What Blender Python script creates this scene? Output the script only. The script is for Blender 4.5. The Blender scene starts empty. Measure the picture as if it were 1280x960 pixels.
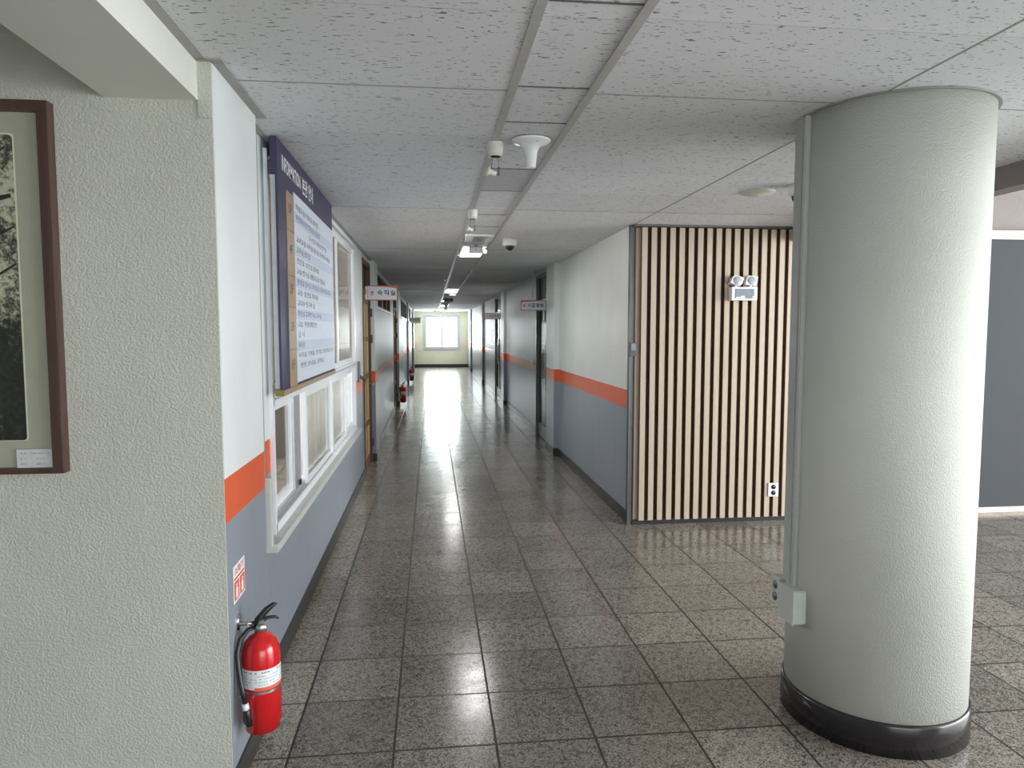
import bpy, bmesh, math, random
from mathutils import Vector, Matrix
random.seed(7)
C = bpy.context.scene.collection
PI = math.pi

# ------------------------------------------------------------------ camera, world, light, exposure
F_PX = 887.0
YAW, PITCH = math.radians(6.478), math.radians(4.283)
cam_d = bpy.data.cameras.new('camera'); cam = bpy.data.objects.new('camera', cam_d); C.objects.link(cam)
cam.location = (0, 0, 1.62); cam.rotation_euler = (PI/2 - PITCH, 0, -YAW)
cam_d.sensor_width = 36; cam_d.lens = F_PX/1280*36; cam_d.clip_start = 0.02; cam_d.clip_end = 200
bpy.context.scene.camera = cam
vs = bpy.context.scene.view_settings
vs.view_transform = 'Standard'; vs.look = 'None'; vs.gamma = 1; vs.use_curve_mapping = False
vs.exposure = 0.1
SKY = 2.6
w = bpy.data.worlds.new('sky'); bpy.context.scene.world = w; w.use_nodes = True
bg = w.node_tree.nodes['Background']; bg.inputs[0].default_value = (0.94, 0.975, 1.0, 1); bg.inputs[1].default_value = SKY
bpy.context.scene.cycles.max_bounces = 10
bpy.context.scene.cycles.diffuse_bounces = 7
bpy.context.scene.cycles.sample_clamp_indirect = 6

def daylight(name, loc, rot, sx, sy, watts, col=(0.97, 0.985, 1.0)):
    l = bpy.data.lights.new(name, 'AREA'); l.shape = 'RECTANGLE'; l.size = sx; l.size_y = sy
    l.energy = watts; l.color = col
    o = bpy.data.objects.new(name, l); C.objects.link(o); o.location = loc; o.rotation_euler = rot
    return o
# daylight lamps at the window openings, plus added lamps inside the closed side rooms
daylight('daylight_east_glazing', (8.25, 0.3, 1.75), (0, PI/2, 0), 3.1, 7.6, 900)
daylight('daylight_entrance', (2.6, -5.2, 1.45), (PI/2, 0, 0), 4.7, 2.5, 125)
daylight('daylight_corridor_window', (0.465, 32.12, 1.56), (-PI/2, 0, 0), 1.4, 1.35, 210)
daylight('daylight_added_side_window', (2.0, 30.45, 1.55), (0, PI/2, 0), 1.3, 1.5, 28)  # unseen side window, added to brighten the corridor's end wall
daylight('fill_office', (-3.85, 6.0, 1.7), (0, -PI/2, 0), 1.4, 6.0, 560)  # no window here: lamp added in the office to light the right wall
daylight('fill_classroom', (3.95, 13.0, 1.7), (0, PI/2, 0), 1.4, 8.0, 70)  # no window here: lamp added behind the glass doors to brighten the corridor

# ------------------------------------------------------------------ materials
def new_mat(name):
    m = bpy.data.materials.new(name); m.use_nodes = True
    return m, m.node_tree.nodes, m.node_tree.links, m.node_tree.nodes['Principled BSDF']
def setc(p, col, rough=0.5, metal=0.0, spec=0.5):
    p.inputs['Base Color'].default_value = (*col, 1); p.inputs['Roughness'].default_value = rough
    p.inputs['Metallic'].default_value = metal; p.inputs['Specular IOR Level'].default_value = spec
def coords(n, l, scale=(1, 1, 1), loc=(0, 0, 0), which='Object'):
    tc = n.new('ShaderNodeTexCoord'); mp = n.new('ShaderNodeMapping')
    mp.inputs['Scale'].default_value = scale; mp.inputs['Location'].default_value = loc
    l.new(tc.outputs[which], mp.inputs['Vector']); return mp.outputs['Vector']
def noise(n, l, vec, scale, detail=3, rough=0.5):
    t = n.new('ShaderNodeTexNoise'); t.inputs['Scale'].default_value = scale
    t.inputs['Detail'].default_value = detail; t.inputs['Roughness'].default_value = rough
    l.new(vec, t.inputs['Vector']); return t
def ramp(n, l, fac, stops, interp='LINEAR'):
    r = n.new('ShaderNodeValToRGB'); r.color_ramp.interpolation = interp
    e = r.color_ramp.elements
    while len(e) < len(stops): e.new(0.5)
    for k, (p, c) in enumerate(stops):
        e[k].position = p; e[k].color = (*c, 1) if len(c) == 3 else c
    l.new(fac, r.inputs['Fac']); return r
def bump(n, l, p, h, strength, dist=0.01):
    b = n.new('ShaderNodeBump'); b.inputs['Strength'].default_value = strength; b.inputs['Distance'].default_value = dist
    l.new(h, b.inputs['Height']); l.new(b.outputs['Normal'], p.inputs['Normal']); return b
def mixc(n, l, a, b, fac, mode='MIX'):
    x = n.new('ShaderNodeMix'); x.data_type = 'RGBA'; x.blend_type = mode
    for s, v in ((6, a), (7, b), (0, fac)):
        if hasattr(v, 'is_linked') or hasattr(v, 'links'): l.new(v, x.inputs[s])
        elif s == 0: x.inputs[s].default_value = v
        else: x.inputs[s].default_value = (*v, 1)
    return x.outputs[2]

def plain(name, col, rough=0.5, metal=0.0, spec=0.5, var=0.06, nscale=25, bmp=0.0):
    m, n, l, p = new_mat(name); setc(p, col, rough, metal, spec)
    v = coords(n, l); t = noise(n, l, v, nscale)
    d = [max(0, c*(1-var)) for c in col]; u = [min(1, c*(1+var)) for c in col]
    r = ramp(n, l, t.outputs['Fac'], [(0.3, d), (0.7, u)]); l.new(r.outputs['Color'], p.inputs['Base Color'])
    if bmp: bump(n, l, p, t.outputs['Fac'], bmp, 0.002)
    return m
def stucco(name, col, scale=130, strength=0.55):
    m, n, l, p = new_mat(name); setc(p, col, 0.75, 0, 0.25)
    v = coords(n, l); t = noise(n, l, v, scale, 2, 0.5); t2 = noise(n, l, v, 2.2, 4)
    r = ramp(n, l, t2.outputs['Fac'], [(0.3, [c*0.94 for c in col]), (0.7, [c*1.03 for c in col])])
    l.new(r.outputs['Color'], p.inputs['Base Color'])
    r2 = ramp(n, l, t.outputs['Fac'], [(0.35, (0, 0, 0)), (0.65, (1, 1, 1))])
    bump(n, l, p, r2.outputs['Color'], strength, 0.004); return m
def striped_paint(name, rough_up=0.46, rough_low=0.3):
    """white upper wall, orange band, blue-grey dado: the paint as it is on the wall, by height"""
    m, n, l, p = new_mat(name); setc(p, (0.7, 0.72, 0.72), 0.4, 0, 0.5)
    v = coords(n, l); s = n.new('ShaderNodeSeparateXYZ'); l.new(v, s.inputs[0])
    mr = n.new('ShaderNodeMath'); mr.operation = 'DIVIDE'; mr.inputs[1].default_value = 3.0
    l.new(s.outputs['Z'], mr.inputs[0])
    r = ramp(n, l, mr.outputs[0], [(0.0, (0.265, 0.295, 0.345)), (0.972/3, (0.74, 0.12, 0.04)), (1.115/3, (0.73, 0.77, 0.77))], 'CONSTANT')
    t = noise(n, l, v, 3, 4); g = ramp(n, l, t.outputs['Fac'], [(0.3, (0.94, 0.94, 0.94)), (0.7, (1, 1, 1))])
    l.new(mixc(n, l, r.outputs['Color'], g.outputs['Color'], 1.0, 'MULTIPLY'), p.inputs['Base Color'])
    rr = ramp(n, l, mr.outputs[0], [(0.0, (rough_low,)*3), (1.115/3, (rough_up,)*3)], 'CONSTANT')
    l.new(rr.outputs['Color'], p.inputs['Roughness'])
    w1 = noise(n, l, coords(n, l, (7, 7, 0.8)), 1.0, 2); bump(n, l, p, w1.outputs['Fac'], 0.25, 0.012)
    return m

def terrazzo():
    m, n, l, p = new_mat('terrazzo_floor'); setc(p, (0.3, 0.28, 0.26), 0.2, 0, 0.75)
    v = coords(n, l)
    vo = n.new('ShaderNodeTexVoronoi'); vo.inputs['Scale'].default_value = 210; l.new(v, vo.inputs['Vector'])
    sp = n.new('ShaderNodeSeparateColor'); l.new(vo.outputs['Color'], sp.inputs[0])
    chips = ramp(n, l, sp.outputs[0], [(0.0, (0.07, 0.064, 0.058)), (0.13, (0.185, 0.171, 0.153)), (0.32, (0.30, 0.276, 0.247)),
                                       (0.62, (0.355, 0.327, 0.292)), (0.86, (0.45, 0.418, 0.374))], 'CONSTANT')
    vb = n.new('ShaderNodeTexVoronoi'); vb.inputs['Scale'].default_value = 60; l.new(v, vb.inputs['Vector'])
    sb = n.new('ShaderNodeSeparateColor'); l.new(vb.outputs['Color'], sb.inputs[0])
    big = ramp(n, l, sb.outputs[1], [(0.0, (0.55, 0.53, 0.5)), (0.2, (1, 1, 1))], 'CONSTANT')
    base = mixc(n, l, chips.outputs['Color'], big.outputs['Color'], 0.75, 'MULTIPLY')
    bk = n.new('ShaderNodeTexBrick'); bk.offset = 0; bk.squash = 1
    l.new(coords(n, l, (1, 1, 1), (-0.24, -2.665, 0)), bk.inputs['Vector'])
    bk.inputs['Scale'].default_value = 1; bk.inputs['Brick Width'].default_value = 0.397; bk.inputs['Row Height'].default_value = 0.4
    bk.inputs['Mortar Size'].default_value = 0.0048; bk.inputs['Mortar Smooth'].default_value = 0.0
    bk.inputs['Color1'].default_value = (0.74, 0.73, 0.71, 1); bk.inputs['Color2'].default_value = (1.0, 0.99, 0.97, 1)
    bk.inputs['Mortar'].default_value = (0.07, 0.065, 0.06, 1)
    c2 = mixc(n, l, base, bk.outputs['Color'], 1.0, 'MULTIPLY')
    sx = n.new('ShaderNodeSeparateXYZ'); l.new(v, sx.inputs[0])
    lane = n.new('ShaderNodeMath'); lane.operation = 'LESS_THAN'; l.new(sx.outputs['X'], lane.inputs[0]); lane.inputs[1].default_value = -0.554
    c2 = mixc(n, l, c2, mixc(n, l, c2, (1.28, 1.24, 1.16), 1.0, 'MULTIPLY'), lane.outputs[0])
    st = noise(n, l, v, 1.3, 5, 0.6); sr = ramp(n, l, st.outputs['Fac'], [(0.3, (0.86, 0.85, 0.84)), (0.7, (1.06, 1.06, 1.06))])
    l.new(mixc(n, l, c2, sr.outputs['Color'], 1.0, 'MULTIPLY'), p.inputs['Base Color'])
    rn = noise(n, l, v, 5, 5, 0.65); rr = ramp(n, l, rn.outputs['Fac'], [(0.3, (0.13,)*3), (0.7, (0.25,)*3)])
    add = n.new('ShaderNodeMath'); add.operation = 'MULTIPLY_ADD'; l.new(bk.outputs['Fac'], add.inputs[0]); add.inputs[1].default_value = 0.4
    l.new(rr.outputs['Color'], add.inputs[2]); l.new(add.outputs[0], p.inputs['Roughness'])
    inv = n.new('ShaderNodeMath'); inv.operation = 'SUBTRACT'; inv.inputs[0].default_value = 1; l.new(bk.outputs['Fac'], inv.inputs[1])
    wv = noise(n, l, v, 2.6, 2); ad = n.new('ShaderNodeMath'); ad.operation = 'MULTIPLY_ADD'
    l.new(wv.outputs['Fac'], ad.inputs[0]); ad.inputs[1].default_value = 0.9; l.new(inv.outputs[0], ad.inputs[2])
    bump(n, l, p, ad.outputs[0], 0.35, 0.0012)
    return m

def ceiling_board(name='fissured_ceiling_board', strip=False):
    m, n, l, p = new_mat(name); setc(p, (0.7, 0.7, 0.7), 0.8, 0, 0.2)
    v = coords(n, l)
    f1 = noise(n, l, coords(n, l, (34, 115, 1)), 1.0, 1, 0.5)
    a = ramp(n, l, f1.outputs['Fac'], [(0.0, (1, 1, 1)), (0.672, (1, 1, 1)), (0.69, (0.34, 0.33, 0.32))])
    f2 = noise(n, l, coords(n, l, (90, 110, 1), (3, 7, 0)), 1.0, 1)
    b = ramp(n, l, f2.outputs['Fac'], [(0.0, (1, 1, 1)), (0.70, (1, 1, 1)), (0.75, (0.5, 0.5, 0.5))])
    col = mixc(n, l, a.outputs['Color'], b.outputs['Color'], 1.0, 'MULTIPLY')
    bk = n.new('ShaderNodeTexBrick'); bk.offset = 0
    l.new(coords(n, l, (1, 1, 1), (-0.29, -2.6, 0)), bk.inputs['Vector'])
    bk.inputs['Scale'].default_value = 1; bk.inputs['Brick Width'].default_value = 40; bk.inputs['Row Height'].default_value = 0.625 if not strip else 0.6
    bk.inputs['Mortar Size'].default_value = 0.0012; bk.inputs['Mortar Smooth'].default_value = 0.3
    bk.inputs['Color1'].default_value = (0.93, 0.93, 0.93, 1); bk.inputs['Color2'].default_value = (1, 1, 1, 1); bk.inputs['Mortar'].default_value = (0.55, 0.54, 0.52, 1)
    col = mixc(n, l, col, bk.outputs['Color'], 1.0, 'MULTIPLY')
    t = noise(n, l, v, 0.9, 3); g = ramp(n, l, t.outputs['Fac'], [(0.3, (0.70, 0.715, 0.74)), (0.7, (0.77, 0.785, 0.81))])
    l.new(mixc(n, l, col, g.outputs['Color'], 1.0, 'MULTIPLY'), p.inputs['Base Color'])
    bump(n, l, p, col, 0.3, 0.002)
    return m

def wood(name, col, dark, scale=(30, 30, 1.5), rough=0.5):
    m, n, l, p = new_mat(name); setc(p, col, rough)
    t = noise(n, l, coords(n, l, scale), 1.0, 4, 0.6)
    r = ramp(n, l, t.outputs['Fac'], [(0.3, dark), (0.65, col)]); l.new(r.outputs['Color'], p.inputs['Base Color'])
    bump(n, l, p, t.outputs['Fac'], 0.12, 0.001); return m
def glass(name, tint=(0.9, 0.94, 0.93), refl=0.12, rough=0.02):
    m, n, l, p = new_mat(name); n.remove(p)
    tr = n.new('ShaderNodeBsdfTransparent'); tr.inputs[0].default_value = (*tint, 1)
    gl = n.new('ShaderNodeBsdfGlossy'); gl.inputs['Roughness'].default_value = rough
    lw = n.new('ShaderNodeLayerWeight'); pw = n.new('ShaderNodeMath'); pw.operation = 'POWER'; pw.inputs[1].default_value = 4.5
    l.new(lw.outputs['Facing'], pw.inputs[0]); lw.inputs['Blend'].default_value = 0.5
    ma = n.new('ShaderNodeMath'); ma.operation = 'MULTIPLY_ADD'; ma.inputs[1].default_value = 0.45; ma.inputs[2].default_value = 0.04; l.new(pw.outputs[0], ma.inputs[0])
    mx = n.new('ShaderNodeMixShader'); l.new(ma.outputs[0], mx.inputs[0]); l.new(tr.outputs[0], mx.inputs[1]); l.new(gl.outputs[0], mx.inputs[2])
    l.new(mx.outputs[0], n['Material Output'].inputs[0]); return m
def emit(name, col, s):
    m, n, l, p = new_mat(name); setc(p, (0.8, 0.8, 0.8), 0.5)
    t = noise(n, l, coords(n, l), 4); r = ramp(n, l, t.outputs['Fac'], [(0.3, [c*0.97 for c in col]), (0.7, col)])
    l.new(r.outputs['Color'], p.inputs['Emission Color']); p.inputs['Emission Strength'].default_value = s
    return m

M = {}
M['terrazzo'] = terrazzo()
M['ceiling'] = ceiling_board()
M['ceiling_strip'] = ceiling_board('fissured_strip_board', True)
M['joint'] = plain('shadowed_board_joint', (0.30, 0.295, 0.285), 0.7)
M['plate'] = plain('smooth_ceiling_plate', (0.52, 0.52, 0.54), 0.5)
M['mbar'] = plain('painted_steel_bar', (0.46, 0.455, 0.44), 0.5)
M['angle'] = plain('ceiling_angle_paint', (0.36, 0.355, 0.335), 0.55)
M['stucco'] = stucco('grainy_cream_stucco', (0.515, 0.52, 0.465), 150, 0.42)
M['stucco_col'] = stucco('grainy_column_plaster', (0.58, 0.592, 0.548), 170, 0.32)
M['beam'] = plain('smooth_cream_paint', (0.66, 0.67, 0.62), 0.5, var=0.03, nscale=5)
M['striped'] = striped_paint('striped_corridor_paint')
M['end_wall'] = plain('pale_yellow_paint', (0.62, 0.59, 0.45), 0.5, var=0.03, nscale=3)
M['plain_wall'] = plain('off_white_paint', (0.66, 0.67, 0.64), 0.6, var=0.03, nscale=3)
M['concrete'] = stucco('speckled_mauve_grey_render', (0.23, 0.205, 0.20), 60, 0.4)
M['skirting'] = plain('black_skirting', (0.022, 0.021, 0.022), 0.3)
M['column_base'] = plain('glossy_black_base', (0.02, 0.018, 0.02), 0.18)
M['slat'] = wood('pale_oak_slat', (0.52, 0.43, 0.335), (0.44, 0.36, 0.28), (40, 40, 1.2), 0.45)
M['slat_back'] = wood('dark_slat_backing', (0.20, 0.115, 0.075), (0.13, 0.075, 0.05))
M['slat_edge'] = wood('tan_edge_board', (0.36, 0.28, 0.21), (0.30, 0.23, 0.17))
M['steel'] = plain('brushed_steel', (0.55, 0.55, 0.54), 0.28, 1.0)
M['dark_steel'] = plain('dark_grey_metal', (0.16, 0.165, 0.165), 0.35, 0.6)
M['white_pvc'] = plain('white_pvc', (0.78, 0.80, 0.83), 0.28, var=0.02)
M['grey_alu'] = plain('grey_aluminium', (0.50, 0.51, 0.53), 0.35, 0.5)
M['sill'] = plain('pale_stone_sill', (0.55, 0.57, 0.53), 0.35)
M['glass'] = glass('clear_glass')
M['control_body'] = plain('dark_control_plastic', (0.09, 0.09, 0.095), 0.5)
M['tinted'] = glass('office_glass', (0.82, 0.82, 0.80), 0.2)
M['upper'] = glass('tinted_upper_glass', (0.50, 0.47, 0.44), 0.2)
M['dark_glass'] = glass('dark_green_glass', (0.30, 0.38, 0.34), 0.2)
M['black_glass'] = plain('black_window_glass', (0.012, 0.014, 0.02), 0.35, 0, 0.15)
M['green_glass'] = glass('pale_green_glass', (0.58, 0.64, 0.61), 0.2)
M['brown'] = wood('dark_brown_frame_wood', (0.13, 0.075, 0.05), (0.08, 0.045, 0.03))
M['door_wood'] = wood('golden_door_wood', (0.38, 0.235, 0.12), (0.28, 0.165, 0.08))
M['purple'] = plain('deep_purple_paint', (0.042, 0.034, 0.085), 0.42, var=0.04)
M['gold'] = plain('matt_gold_tan', (0.33, 0.235, 0.15), 0.4, var=0.04)
M['olive'] = plain('olive_edge', (0.19, 0.185, 0.03), 0.5)
M['board_white'] = plain('pale_board_face', (0.60, 0.65, 0.74), 0.5, var=0.02)
M['board_blue'] = plain('pale_blue_row', (0.50, 0.56, 0.69), 0.5, var=0.02)
M['ink'] = plain('dark_grey_ink', (0.10, 0.10, 0.14), 0.5)
M['row_ink'] = plain('row_grey_ink', (0.20, 0.21, 0.27), 0.5)
M['white_letter'] = plain('white_lettering', (0.82, 0.82, 0.84), 0.4)
M['white'] = plain('white_plastic', (0.78, 0.79, 0.80), 0.3, var=0.02)
M['cream'] = plain('cream_plastic', (0.66, 0.65, 0.58), 0.35, var=0.03)
M['ivory_col'] = plain('raceway_grey_paint', (0.50, 0.53, 0.50), 0.4, var=0.03)
M['raceway'] = plain('raceway_paint', (0.40, 0.415, 0.39), 0.5, var=0.03)
M['black'] = plain('black_rubber', (0.015, 0.015, 0.016), 0.35)
M['dome'] = plain('black_dome', (0.01, 0.01, 0.012), 0.05, 0, 0.8)
M['red'] = plain('extinguisher_red', (0.56, 0.012, 0.016), 0.16, 0, 0.6, var=0.03)
M['sticker_red'] = plain('sticker_red', (0.66, 0.12, 0.085), 0.5)
M['orange_frame'] = plain('orange_brown_sign_frame', (0.48, 0.15, 0.07), 0.45)
M['sign_face'] = plain('pale_sign_face', (0.66, 0.66, 0.74), 0.4, var=0.02)
M['frame_wood'] = wood('dark_walnut_frame', (0.085, 0.045, 0.036), (0.05, 0.027, 0.022), (40, 40, 2), 0.4)
M['mat_board'] = plain('grey_green_mat_board', (0.35, 0.355, 0.28), 0.7, var=0.03)
M['mat_bevel'] = plain('mat_bevel', (0.58, 0.60, 0.47), 0.6)
M['card'] = plain('caption_card', (0.58, 0.60, 0.60), 0.5)
M['bark'] = plain('photo_black', (0.018, 0.020, 0.016), 0.5, var=0.5, nscale=60)
M['board_grey'] = plain('blue_grey_felt', (0.050, 0.055, 0.062), 0.85, var=0.1, nscale=200, bmp=0.2)
M['rail'] = plain('cream_wood_rail', (0.72, 0.62, 0.52), 0.45)
M['lens'] = plain('grey_lens', (0.38, 0.40, 0.42), 0.2)
M['grey_panel'] = plain('blue_grey_display', (0.22, 0.25, 0.30), 0.25)
M['lamp'] = emit('fluorescent_diffuser', (1.0, 1.0, 0.98), 21.0)
M['glow'] = emit('small_lamp_globe', (1.0, 0.99, 0.95), 1.6)
def sheer():
    m, n, l, p = new_mat('grey_white_curtain'); setc(p, (0.8, 0.78, 0.74), 0.9, 0, 0.1)
    t = noise(n, l, coords(n, l, (6, 60, 1)), 1.0, 2); r = ramp(n, l, t.outputs['Fac'], [(0.3, (0.62, 0.60, 0.57)), (0.7, (0.85, 0.84, 0.80))]); l.new(r.outputs['Color'], p.inputs['Base Color'])
    tl = n.new('ShaderNodeBsdfTranslucent'); l.new(r.outputs['Color'], tl.inputs[0]); mx = n.new('ShaderNodeMixShader'); mx.inputs[0].default_value = 0.5
    l.new(p.outputs[0], mx.inputs[1]); l.new(tl.outputs[0], mx.inputs[2]); l.new(mx.outputs[0], n['Material Output'].inputs[0]); return m
M['curtain'] = sheer()
M['bright_pane'] = emit('daylit_frosted_pane', (0.97, 0.99, 1.0), 1.6)
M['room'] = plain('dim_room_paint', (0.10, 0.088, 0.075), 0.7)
M['exit_green'] = plain('dull_green_sign', (0.06, 0.11, 0.08), 0.4)
M['paper'] = plain('white_paper', (0.80, 0.80, 0.80), 0.5)

def photo_print():
    """black and white print of pine foliage against a pale sky"""
    m, n, l, p = new_mat('foliage_print'); setc(p, (0.4, 0.4, 0.3), 0.35)
    v = coords(n, l); big = noise(n, l, v, 5.5, 2); fine = noise(n, l, v, 55, 6, 0.85)
    s = n.new('ShaderNodeSeparateXYZ'); l.new(v, s.inputs[0])
    a = n.new('ShaderNodeMath'); a.operation = 'MULTIPLY_ADD'; l.new(big.outputs['Fac'], a.inputs[0]); a.inputs[1].default_value = 0.65; l.new(fine.outputs['Fac'], a.inputs[2])
    b = n.new('ShaderNodeMath'); b.operation = 'MULTIPLY_ADD'; l.new(s.outputs['Z'], b.inputs[0]); b.inputs[1].default_value = 0.22; l.new(a.outputs[0], b.inputs[2])
    r = ramp(n, l, b.outputs[0], [(0.0, (0.018, 0.02, 0.016)), (0.42, (0.018, 0.02, 0.016)), (0.5, (0.09, 0.095, 0.07)), (0.60, (0.44, 0.45, 0.33))])
    d = n.new('ShaderNodeMath'); d.operation = 'MULTIPLY_ADD'; l.new(b.outputs[0], d.inputs[0]); d.inputs[1].default_value = 1.0; d.inputs[2].default_value = -0.76
    l.new(d.outputs[0], r.inputs['Fac'])
    l.new(r.outputs['Color'], p.inputs['Base Color']); return m
M['print'] = photo_print()

# ------------------------------------------------------------------ mesh helpers
class MB:
    def __init__(s): s.bm = bmesh.new()
    def box(s, x0, x1, y0, y1, z0, z1, bev=0.0):
        mat = Matrix.Translation(((x0+x1)/2, (y0+y1)/2, (z0+z1)/2)) @ Matrix.Diagonal((x1-x0, y1-y0, z1-z0, 1))
        r = bmesh.ops.create_cube(s.bm, size=1, matrix=mat)
        if bev:
            ed = list({e for v in r['verts'] for e in v.link_edges})
            bmesh.ops.bevel(s.bm, geom=ed, offset=bev, segments=2, affect='EDGES', profile=0.7)
        return s
    def obox(s, c, sx, sy, sz, R, bev=0.0):
        """box centred at c, oriented by 3x3 matrix R"""
        mat = Matrix.Translation(c) @ R.to_4x4() @ Matrix.Diagonal((sx, sy, sz, 1))
        r = bmesh.ops.create_cube(s.bm, size=1, matrix=mat)
        if bev:
            ed = list({e for v in r['verts'] for e in v.link_edges})
            bmesh.ops.bevel(s.bm, geom=ed, offset=bev, segments=2, affect='EDGES')
        return s
    def lathe(s, prof, cx=0, cy=0, cz=0, seg=40, R=None):
        rings = []
        for r, z in prof:
            ring = []
            for k in range(seg):
                a = 2*PI*k/seg; p = Vector((max(r, 1e-5)*math.cos(a), max(r, 1e-5)*math.sin(a), z))
                if R is not None: p = R @ p
                ring.append(s.bm.verts.new(p + Vector((cx, cy, cz))))
            rings.append(ring)
        for A, B in zip(rings, rings[1:]):
            for k in range(seg):
                f = s.bm.faces.new((A[k], A[(k+1) % seg], B[(k+1) % seg], B[k])); f.smooth = True
        s.bm.faces.new(rings[0][::-1]); s.bm.faces.new(rings[-1]); return s
    def tube(s, pts, r, seg=12):
        pts = [Vector(p) for p in pts]; rings = []
        for i, p in enumerate(pts):
            t = (pts[min(i+1, len(pts)-1)] - pts[max(i-1, 0)]).normalized()
            u = t.cross(Vector((0, 0, 1)));  u = u if u.length > 1e-3 else t.cross(Vector((0, 1, 0)))
            u.normalize(); v = t.cross(u); rr = r[i] if isinstance(r, (list, tuple)) else r
            rings.append([s.bm.verts.new(p + u*rr*math.cos(2*PI*k/seg) + v*rr*math.sin(2*PI*k/seg)) for k in range(seg)])
        for A, B in zip(rings, rings[1:]):
            for k in range(seg):
                f = s.bm.faces.new((A[k], A[(k+1) % seg], B[(k+1) % seg], B[k])); f.smooth = True
        s.bm.faces.new(rings[0][::-1]); s.bm.faces.new(rings[-1]); return s
    def prism(s, pts, d):
        """polygon pts (3-D) extruded along vector d"""
        a = [s.bm.verts.new(Vector(p)) for p in pts]; b = [s.bm.verts.new(Vector(p)+Vector(d)) for p in pts]
        s.bm.faces.new(a); s.bm.faces.new(b[::-1])
        for k in range(len(a)): s.bm.faces.new((a[k], b[k], b[(k+1) % len(a)], a[(k+1) % len(a)]))
        return s
    def mesh(s, me):
        s.bm.from_mesh(me); return s
    def build(s, name, mat, parent=None):
        bmesh.ops.recalc_face_normals(s.bm, faces=s.bm.faces)
        me = bpy.data.meshes.new(name); s.bm.to_mesh(me); s.bm.free()
        me.materials.append(mat); o = bpy.data.objects.new(name, me); C.objects.link(o)
        if parent is not None: o.parent = parent; o.matrix_parent_inverse = parent_inv(parent)
        return o
def parent_inv(p):
    # parts are modelled in world coordinates: undo the root's location for its direct children
    return Matrix.Translation(-p.location) if p.parent is None else Matrix.Identity(4)
def thing(name, label, cat, loc, group=None):
    o = bpy.data.objects.new(name, None); C.objects.link(o); o.location = loc; o.empty_display_size = 0.1
    o['label'] = label; o['category'] = cat
    if group: o['group'] = group
    return o
def tag(o, label, cat, group=None):
    o['label'] = label; o['category'] = cat
    if group: o['group'] = group
    return o
def struct(name, mb, mat, parent=None):
    o = mb.build(name, mat, parent)
    if parent is None: o['kind'] = 'structure'
    return o
def struct_root(name, loc):
    o = bpy.data.objects.new(name, None); C.objects.link(o); o.location = loc; o['kind'] = 'structure'; return o
def copy_tree(o, parent=None):
    c = o.copy(); C.objects.link(c)
    if parent is not None: c.parent = parent; c.matrix_parent_inverse = o.matrix_parent_inverse.copy()
    for ch in [x for x in o.children]: copy_tree(ch, c)
    return c
def holes_wall(mb, axis, c0, c1, u0, u1, z0, z1, holes):
    """wall slab between c0..c1 on `axis`, running u0..u1, with rectangular openings (ua, ub, za, zb)"""
    us = sorted({u0, u1, *[h[0] for h in holes], *[h[1] for h in holes]})
    for a, b in zip(us, us[1:]):
        mid = (a+b)/2; hs = sorted([h for h in holes if h[0] < mid < h[1]], key=lambda h: h[2]); z = z0
        for h in hs + [(0, 0, z1, z1)]:
            if h[2] > z + 1e-6:
                if axis == 'x': mb.box(c0, c1, a, b, z, h[2])
                else: mb.box(a, b, c0, c1, z, h[2])
            z = h[3]
    return mb
DG = None
def text_mesh(body, size, loc, right, up, depth=0.0006, bold=0.0, fit=None, fit_h=None, align='LEFT'):
    """a mesh of the lettering placed in world coordinates; fit = total width, fit_h = total height"""
    cu = bpy.data.curves.new('lettering', 'FONT'); cu.body = body; cu.size = 1.0; cu.extrude = 0.0; cu.offset = bold
    cu.resolution_u = 3
    o = bpy.data.objects.new('lettering', cu); C.objects.link(o)
    bpy.context.view_layer.update()
    me = bpy.data.meshes.new_from_object(o.evaluated_get(bpy.context.evaluated_depsgraph_get()))
    bpy.data.objects.remove(o); bpy.data.curves.remove(cu)
    xs = [v.co.x for v in me.vertices]; ys = [v.co.y for v in me.vertices]
    if not xs: return me
    wx, wy = max(xs)-min(xs), max(ys)-min(ys)
    sx = fit/wx if fit else size; sy = fit_h/wy if fit_h else size
    r, u = Vector(right), Vector(up); nn = r.cross(u); L = Vector(loc)
    x0 = min(xs) if align == 'LEFT' else (min(xs)+max(xs))/2; y0 = min(ys)
    for v in me.vertices: v.co = L + r*((v.co.x-x0)*sx) + u*((v.co.y-y0)*sy) + nn*depth
    return me
def add_text(mb, *a, **k):
    me = text_mesh(*a, **k); mb.bm.from_mesh(me); bpy.data.meshes.remove(me); return mb
def RM(x, y, z):  # 3x3 matrix from columns
    return Matrix((x, y, z)).transposed()

# ------------------------------------------------------------------ the building
CZ = 2.48           # corridor ceiling
EZ = 3.7            # stair hall ceiling
struct('floor', MB().box(-6, 8.4, -5.4, 32.0, -0.1, 0), M['terrazzo'])

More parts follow.
